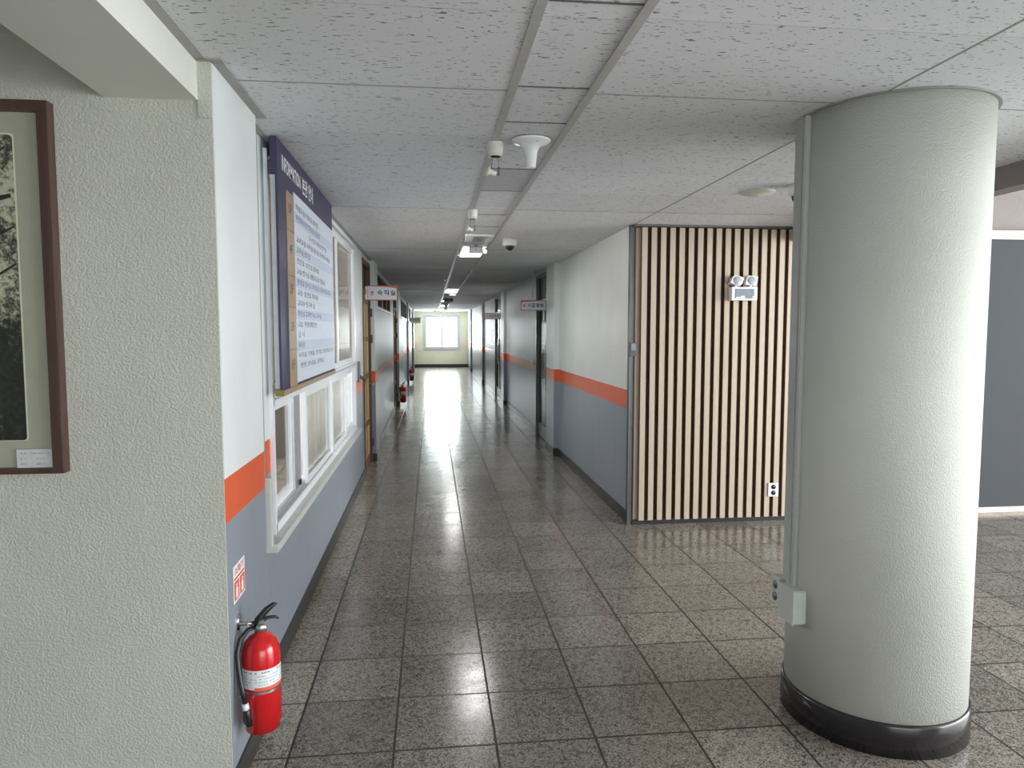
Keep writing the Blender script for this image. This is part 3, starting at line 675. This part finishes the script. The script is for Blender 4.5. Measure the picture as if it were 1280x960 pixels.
for z, l1, l2 in ((1.227, '제 목', '푸 른솔 교정 소나무'), (1.210, '작 가', '사 진 부'), (1.193, '제작일', '2004. 11')):
    add_text(ct, l1, 1, (-1.305, 2.400, z), (1, 0, 0), (0, 0, 1), fit=0.020, fit_h=0.006)
    add_text(ct, l2, 1, (-1.275 if len(l2) > 8 else -1.257, 2.400, z), (1, 0, 0), (0, 0, 1), fit=0.058 if len(l2) > 8 else 0.026, fit_h=0.006)
ct.build('caption_lettering', M['ink'], cd)

# ------------------------------------------------------------------ fire extinguishers
EX, EY, EZ0 = -0.612, 2.535, 0.205
def extinguisher(label, group, x=EX, y=EY, z=EZ0):
    e = thing('fire_extinguisher', label, 'fire extinguisher', (x, y, z), group)
    r = 0.066
    MB().lathe([(0.0, 0.012), (0.050, 0.012), (0.052, 0.0), (0.058, 0.0), (0.059, 0.030), (r, 0.034), (r, 0.300), (0.063, 0.325), (0.055, 0.350), (0.040, 0.372), (0.022, 0.384), (0.018, 0.396), (0, 0.397)], x, y, z, 48).build('cylinder', M['red'], e)
    # label sheet wrapped round the front, with its red foot band and print
    def wrap(a0, a1, z0, z1, rr, name, mat):
        mb = MB(); n = 24; A = []
        for k in range(n+1):
            a = math.radians(a0+(a1-a0)*k/n); A.append([mb.bm.verts.new((x+rr*math.cos(a), y+rr*math.sin(a), z+q)) for q in (z0, z1)])
        for P, Q in zip(A, A[1:]):
            f_ = mb.bm.faces.new((P[0], Q[0], Q[1], P[1])); f_.smooth = True
        return mb.build(name, mat, e)
    wrap(200, 365, 0.185, 0.262, r+0.0006, 'label_sheet', M['white'])
    wrap(262, 365, 0.180, 0.194, r+0.0010, 'label_foot', M['sticker_red'])
    wrap(150, 400, 0.166, 0.176, r+0.0012, 'steel_band', M['steel'])
    tx = MB(); rnd = random.Random(3)
    for row, zz in enumerate((0.250, 0.238, 0.226, 0.214, 0.203)):
        a = 225
        while a < 355:
            w_ = rnd.uniform(1.5, 6)
            if rnd.random() < 0.62 and not (252 < a < 262):
                h_ = 0.0045 if row == 0 else 0.0022
                p = []
                for aa, q in ((a, 0), (a+w_, 0), (a+w_, h_), (a, h_)):
                    t_ = math.radians(aa); p.append(tx.bm.verts.new((x+(r+0.0012)*math.cos(t_), y+(r+0.0012)*math.sin(t_), z+zz+q)))
                tx.bm.faces.new(p)
            a += w_+2
    tx.build('label_print', M['ink'], e)
    MB().lathe([(0.016, 0.39), (0.020, 0.395), (0.020, 0.412), (0.014, 0.418), (0.014, 0.436), (0, 0.437)], x, y, z, 24).build('valve', M['steel'], e)
    MB().lathe([(0, 0), (0.016, 0), (0.016, 0.010), (0.012, 0.013), (0, 0.013)], x+0.010, y-0.018, z+0.412, 24, Matrix.Rotation(PI/2, 3, 'X') @ Matrix.Rotation(0.3, 3, 'Y')).build('gauge', M['steel'], e)
    lv = MB()
    lv.tube([(x-0.020, y-0.01, z+0.424), (x+0.0, y-0.002, z+0.446), (x+0.022, y+0.006, z+0.474), (x+0.045, y+0.012, z+0.492), (x+0.056, y+0.014, z+0.493)], [0.010, 0.013, 0.012, 0.009, 0.004])
    lv.build('squeeze_lever', M['black'], e)
    MB().tube([(x, y, z+0.428), (x+0.022, y+0.014, z+0.438), (x+0.045, y+0.022, z+0.437), (x+0.058, y+0.026, z+0.428)], [0.009, 0.007, 0.006, 0.004]).build('carry_handle', M['black'], e)
    ring = [(x-0.030+0.013*math.cos(q*PI/8), y-0.012, z+0.432+0.018*math.sin(q*PI/8)) for q in range(17)]
    MB().tube(ring, 0.0016, 6).build('safety_pin', M['steel'], e)
    hs = [(x-0.014, y-0.006, z+0.412), (x-0.036, y-0.022, z+0.408), (x-0.058, y-0.040, z+0.380), (x-0.067, y-0.052, z+0.330), (x-0.062, y-0.062, z+0.260), (x-0.050, y-0.070, z+0.190), (x-0.037, y-0.078, z+0.130)]
    MB().tube(hs, 0.0085).build('hose', M['black'], e)
    nz = MB().tube([hs[-1], (x-0.032, y-0.080, z+0.105), (x-0.026, y-0.081, z+0.055)], [0.010, 0.011, 0.012]).build('nozzle', M['black'], e)
    MB().tube([(x-0.040, y-0.077, z+0.142), (x-0.036, y-0.079, z+0.118)], 0.0118).build('hose_clip', M['white'], e)
    MB().lathe([(0, 0), (0.009, 0), (0.009, 0.062), (0, 0.063)], x-0.078, y, z+0.424, 16, Matrix.Rotation(PI/2, 3, 'Y')).tube([(x-0.078, y+0.0, z+0.46), (x-0.078, y, z+0.40)], 0.008).build('wall_hook', M['steel'], e)
    return e
e0 = extinguisher('large red fire extinguisher hanging on the nearest left pilaster', 'fire extinguishers along the left wall')
e0.scale = (1, 1, 0.9)
e1 = copy_tree(e0); e1.location = (-0.612, 15.35, 0.09); e1['label'] = 'red fire extinguisher further down, in front of the third left pilaster'
e2 = copy_tree(e0); e2.location = (-0.612, 22.0, 0.09); e2['label'] = 'tiny farthest fire extinguisher near the end of the left wall'
# pictogram sticker above it (on the pilaster side)
st = thing('extinguisher_sticker', 'red and white fire extinguisher sticker on the grey dado', 'sticker', (-0.69, 2.575, 0.665))
SXP = -0.6895
MB().box(-0.6899, SXP, 2.500, 2.648, 0.668, 0.800).build('sheet', M['paper'], st)
a = MB(); a.box(SXP, SXP+0.0004, 2.508, 2.570, 0.676, 0.742).box(SXP, SXP+0.0004, 2.580, 2.642, 0.676, 0.742).box(SXP, SXP+0.0004, 2.508, 2.642, 0.748, 0.756)
a.build('red_field', M['sticker_red'], st)
a = MB()
for cy in (2.539, 2.611):
    a.prism([(SXP+0.0005, cy-0.012, 0.682), (SXP+0.0005, cy+0.012, 0.682), (SXP+0.0005, cy+0.012, 0.712), (SXP+0.0005, cy+0.005, 0.722), (SXP+0.0005, cy-0.005, 0.722), (SXP+0.0005, cy-0.012, 0.712)], (0.0003, 0, 0))
    a.box(SXP+0.0005, SXP+0.0008, cy-0.010, cy+0.014, 0.725, 0.730)
a.build('pictogram', M['paper'], st)
a = MB(); add_text(a, '소화기', 1, (SXP+0.0001, 2.514, 0.764), R_, U_, fit=0.118, fit_h=0.028, bold=0.02)
a.build('lettering', M['sticker_red'], st)

# ------------------------------------------------------------------ projecting room signs
def room_sign(name_label, x0, x1, y, z0, z1, body, side, face='sign_face', n=1):
    s = thing('room_sign', name_label, 'sign', ((x0+x1)/2, y, z0), 'room signs sticking out into the corridor')
    MB().box(x0, x1, y, y+0.025, z0, z1, 0.003).build('frame', M['orange_frame'], s)
    b = 0.010
    # face with a slightly arched top edge, thinner frame towards the wall
    xo, xi = (x0, x1) if side < 0 else (x1, x0)
    pts = []
    for k in range(9):
        q = k/8; xx = x0+b + (x1-x0-2*b)*q
        d = q if side < 0 else 1-q
        pts.append((xx, y-0.0015, z1 - b - 0.020*(d**2)))
    pts = [(x0+b, y-0.0015, z0+b)] + pts + [(x1-b, y-0.0015, z0+b)]
    MB().prism(pts, (0, 0.0016, 0)).build('face', M[face], s)
    W = x1-x0; H = z1-z0; t_ = MB()
    nch = len(body); lx = x0+W*(0.12 if side < 0 else 0.08)
    step = W*(0.215 if nch == 3 else 0.165); x = lx+W*(0.215 if nch == 3 else 0.18); sz = H*0.34
    for ch in body:
        add_text(t_, ch, 1, (x, y-0.0016, z0+H*0.33), (1, 0, 0), (0, 0, 1), fit=sz*1.0, fit_h=sz*1.1, bold=0.03); x += step
    t_.build('lettering', M['ink'], s)
    lg = MB().box(lx, lx+W*0.10, y-0.0022, y-0.0015, z0+H*0.50, z0+H*0.60).prism([(lx, y-0.0022, z0+H*0.50), (lx+W*0.10, y-0.0022, z0+H*0.50), (lx+W*0.05, y-0.0022, z0+H*0.43)], (0, 0.0007, 0)).build('logo', M['sticker_red'], s)
    MB().box(lx, lx+W*0.10, y-0.0022, y-0.0015, z0+H*0.36, z0+H*0.40).build('logo_caption', M['ink'], s)
    # wall bracket
    if side < 0: MB().box(x0-0.02, x0+0.004, y-0.004, y+0.029, z0+0.01, z1-0.01).build('bracket', M['white'], s)
    else: MB().box(x1-0.004, x1+0.02, y-0.004, y+0.029, z0+0.01, z1-0.01).build('bracket', M['grey_alu'], s)
    return s
room_sign('pale room sign reading 숙직실 by the wooden door on the left wall', -0.725, -0.382, 8.30, 1.968, 2.138, '숙직실', -1)
room_sign('pale room sign with red frame on the right wall by the nearer glass door', 1.25, 1.61, 9.90, 1.902, 2.048, '사료열람', 1)
room_sign('small far grey room sign on the right wall by the second glass door', 1.255, 1.61, 16.65, 1.89, 2.04, '교무연구', 1, 'grey_alu')
room_sign('tiny farthest room sign on the left near the end window', -0.72, -0.38, 26.0, 1.90, 2.10, '보건실', -1, 'grey_alu')
ch = MB()
for k in range(9):
    zc = 2.10+k*0.042
    pts = [(1.415+0.010*math.cos(q*PI/6)*(1 if k % 2 else 0.3), 9.912+0.010*math.cos(q*PI/6)*(0.3 if k % 2 else 1), zc+0.026*math.sin(q*PI/6)) for q in range(13)]
    ch.tube(pts, 0.0045, 8)
tag(ch.build('hanging_chain', M['steel']), 'metal chain hanging from the ceiling above the nearer right room sign', 'chain')

# ------------------------------------------------------------------ things on the ceiling
def hanging_sensor(label, x, y, k=1.0):
    s = thing('hanging_sensor', label, 'sensor', (x, y, CZ), 'cup-shaped ceiling boxes with hanging heads')
    MB().lathe([(0.036, 0), (0.037, -0.006), (0.034, -0.045), (0.031, -0.066), (0.024, -0.066), (0.022, -0.056), (0, -0.055)], x, y, CZ, 32).build('cup', M['cream'], s)
    MB().lathe([(0.0235, -0.0655), (0.0, -0.0655), (0.0, -0.055)][::-1], x, y, CZ, 24).build('cup_opening', M['black'], s)
    MB().tube([(x-0.012, y, CZ-0.06), (x-0.020, y, CZ-0.135)], 0.0016, 6).tube([(x+0.010, y, CZ-0.06), (x+0.016, y, CZ-0.12)], 0.0016, 6).build('wire', M['dark_steel'], s)
    MB().tube([(x+0.015, y, CZ-0.112), (x+0.017, y, CZ-0.150)], 0.0045, 8).tube([(x+0.018, y, CZ-0.148), (x-0.012, y-0.004, CZ-0.142)], 0.0035, 8).build('bracket', M['dark_steel'], s)
    RR = Matrix.Rotation(-PI/2+0.25, 3, 'Y') @ Matrix.Rotation(0.2, 3, 'X')
    MB().lathe([(0, -0.004), (0.011, -0.004), (0.012, 0.018), (0.014, 0.026), (0.022, 0.034), (0.023, 0.040), (0.0, 0.041)], x-0.002, y-0.004, CZ-0.143, 24, RR).build('sensor_head', M['cream'], s)
    return s
hanging_sensor('nearer cup-shaped ceiling box with small hanging head, beside the funnel antenna', 0.298, 3.30)
hanging_sensor('second cup-shaped ceiling box with hanging head, further along the strip', 0.300, 5.13)
def antenna(label, x, y, k=1.0):
    a = thing('funnel_antenna', label, 'antenna', (x, y, CZ), 'funnel-shaped ceiling antennas')
    MB().lathe([(q*k, z*k) for q, z in [(0.088, 0.0), (0.088, -0.006), (0.082, -0.012), (0.055, -0.020), (0.036, -0.034), (0.028, -0.055), (0.024, -0.090), (0.022, -0.118), (0.019, -0.124), (0, -0.125)]], x, y, CZ, 48).build('shell', M['white'], a)
    MB().lathe([(0, 0), (0.006*k, 0), (0.006*k, -0.002), (0, -0.002)], x+0.02*k, y-0.055*k, CZ-0.017*k, 12).build('screw', M['brown'], a)
    return a
antenna('white funnel-shaped antenna on the ceiling strip, stem pointing down', 0.456, 3.25)
antenna('large distant funnel-shaped antenna against the far lamps', 0.45, 21.8, 1.9)
def dome(label, x, y):
    d = thing('dome_camera', label, 'camera', (x, y, CZ), 'dome cameras on the ceiling')
    MB().lathe([(0.066, 0), (0.067, -0.03), (0.066, -0.052), (0.058, -0.064), (0.044, -0.066), (0, -0.066)], x, y, CZ, 40).build('housing', M['white'], d)
    MB().lathe([(0.044, -0.064)] + [(0.044*math.cos(q*PI/16), -0.066-0.044*math.sin(q*PI/16)) for q in range(1, 9)], x, y, CZ, 32).build('dome_cover', M['dome'], d)
    return d
dome('white dome camera with black bubble right of the ceiling strip', 0.74, 6.70)
dome('white dome camera half hidden behind the left edge of the round column', 2.17, 4.05)
tag(MB().lathe([(0.10, 0), (0.10, -0.008), (0.092, -0.014), (0.080, -0.012), (0.074, -0.018), (0, -0.024)], 2.02, 4.27, CZ, 48).build('ceiling_speaker', M['cream']), 'round cream disc on the ceiling between slat panel and column', 'ceiling speaker')
vt = thing('ceiling_vent', 'white louvred plate in the ceiling strip before the first lamp', 'vent', (0.45, 6.66, CZ))
MB().box(0.324, 0.576, 6.455, 6.875, CZ-0.010, CZ+0.004, 0.003).build('plate', M['white'], vt)
v_ = MB()
for k in range(7): v_.box(0.395+k*0.018, 0.405+k*0.018, 6.50, 6.83, CZ-0.0125, CZ-0.010)
v_.build('slots', M['dark_steel'], vt)
for i, (a, b) in enumerate(((7.31, 8.29), (14.72, 16.18), (20.42, 20.93), (24.02, 25.18), (29.62, 30.58))):
    lb = ['nearest lit fluorescent panel in the ceiling strip', 'second lit fluorescent panel in the ceiling strip', 'short third lit panel in the ceiling strip', 'fourth lit ceiling panel, behind the distant antenna', 'farthest lit ceiling panel, close to the end window'][i]
    L_ = thing('ceiling_lamp', lb, 'ceiling lamp', (0.45, (a+b)/2, CZ), 'lit panels in the ceiling strip')
    MB().box(0.324, 0.336, a, b, CZ-0.008, CZ+0.01).box(0.564, 0.576, a, b, CZ-0.008, CZ+0.01).box(0.336, 0.564, a, a+0.012, CZ-0.008, CZ+0.01).box(0.336, 0.564, b-0.012, b, CZ-0.008, CZ+0.01).build('rim', M['white'], L_)
    MB().box(0.336, 0.564, a+0.012, b-0.012, CZ-0.006, CZ+0.006).build('diffuser', M['lamp'], L_)
eb = thing('exit_sign', 'grey hanging exit light box just in front of the first ceiling lamp', 'exit sign', (0.455, 7.2, 2.40))
MB().box(0.385, 0.525, 7.18, 7.22, 2.397, 2.458, 0.004).build('box', M['grey_alu'], eb)
MB().box(0.38, 0.53, 7.175, 7.225, 2.458, 2.466).box(0.44, 0.47, 7.19, 7.21, 2.466, CZ).build('top_cap', M['dark_steel'], eb)
MB().lathe([(0, 0), (0.005, 0), (0.005, 0.003), (0, 0.003)], 0.452, 7.179, 2.43, 12, Matrix.Rotation(PI/2, 3, 'X')).build('indicator', M['black'], eb)
g_ = thing('globe_lamp', 'small round white lamp beside the hanging grey exit box', 'lamp', (0.545, 7.22, CZ))
MB().lathe([(0.022*math.sin(q*PI/12), 0.022*math.cos(q*PI/12)) for q in range(1, 12)], 0.545, 7.22, 2.418, 20).build('globe', M['glow'], g_)
MB().tube([(0.545, 7.22, 2.438), (0.545, 7.22, CZ)], 0.006, 10).build('stem', M['white'], g_)
tag(MB().lathe([(0.075, 0), (0.075, -0.012), (0.05, -0.020), (0, -0.022)], 0.51, 17.0, CZ, 32).build('smoke_detector', M['glow']), 'small pale oval lamp behind the second ceiling panel', 'ceiling lamp').name = 'round_ceiling_lamp'
es = thing('exit_sign', 'dull green hanging exit sign far down the ceiling strip', 'exit sign', (0.45, 18.4, 2.36))
MB().box(0.33, 0.57, 18.38, 18.42, 2.36, 2.455, 0.004).build('box', M['exit_green'], es)
MB().box(0.36, 0.38, 18.39, 18.41, 2.455, CZ).box(0.52, 0.54, 18.39, 18.41, 2.455, CZ).build('hanger', M['dark_steel'], es)
tag(MB().lathe([(0.035, 0), (0.035, -0.006), (0.012, -0.012), (0.010, -0.03), (0.022, -0.034), (0.022, -0.038), (0, -0.038)], 0.24, 11.8, CZ, 24).build('sprinkler', M['white']), 'small white sprinkler left of the ceiling strip', 'sprinkler')
tag(MB().lathe([(0.06, 0), (0.06, -0.02), (0.04, -0.04), (0, -0.042)], 0.18, 30.2, CZ, 24).build('smoke_detector', M['dark_steel']), 'small dark detector on the ceiling near the end window', 'smoke detector')

# ------------------------------------------------------------------ small wall things
wh = thing('umbrella_hook', 'dark bracket on the wall right of the office window', 'bracket', (XL, 7.36, 1.1))
MB().box(-0.745, -0.725, 7.30, 7.40, 1.10, 1.31, 0.004).build('plate', M['dark_steel'], wh)
MB().prism([(-0.728, 7.32, 1.14), (-0.728, 7.38, 1.14), (-0.728, 7.38, 1.18), (-0.728, 7.32, 1.18)], (0.05, 0.12, -0.05)).build('arm', M['dark_steel'], wh)
for k, (a, b, z0, z1) in enumerate(((18.5, 19.4, 1.25, 1.72), (24.0, 25.2, 1.25, 1.72), (29.65, 31.25, 0.85, 2.25))):  # the last one is unseen, added to let light onto the end wall
    d = struct_root('window_%d' % (8+k), (XR, (a+b)/2, z0))
    MB().box(XR-0.010, XR+0.14, a, a+0.04, z0, z1).box(XR-0.010, XR+0.14, b-0.04, b, z0, z1).box(XR-0.010, XR+0.14, a+0.04, b-0.04, z0, z0+0.04).box(XR-0.010, XR+0.14, a+0.04, b-0.04, z1-0.04, z1).build('window_frame', M['white_pvc'], d)
    MB().box(XR+0.06, XR+0.065, a+0.04, b-0.04, z0+0.04, z1-0.04).build('pane', M['bright_pane'] if k < 2 else M['glass'], d)
hk = thing('wall_switch', 'small chrome switch plate on the right wall beyond the nearer glass door', 'switch', (XR, 11.35, 1.1))
MB().box(XR-0.012, XR, 11.30, 11.38, 1.07, 1.17, 0.003).build('plate', M['steel'], hk)
MB().box(XR-0.018, XR-0.012, 11.325, 11.355, 1.10, 1.14).build('rocker', M['white'], hk)
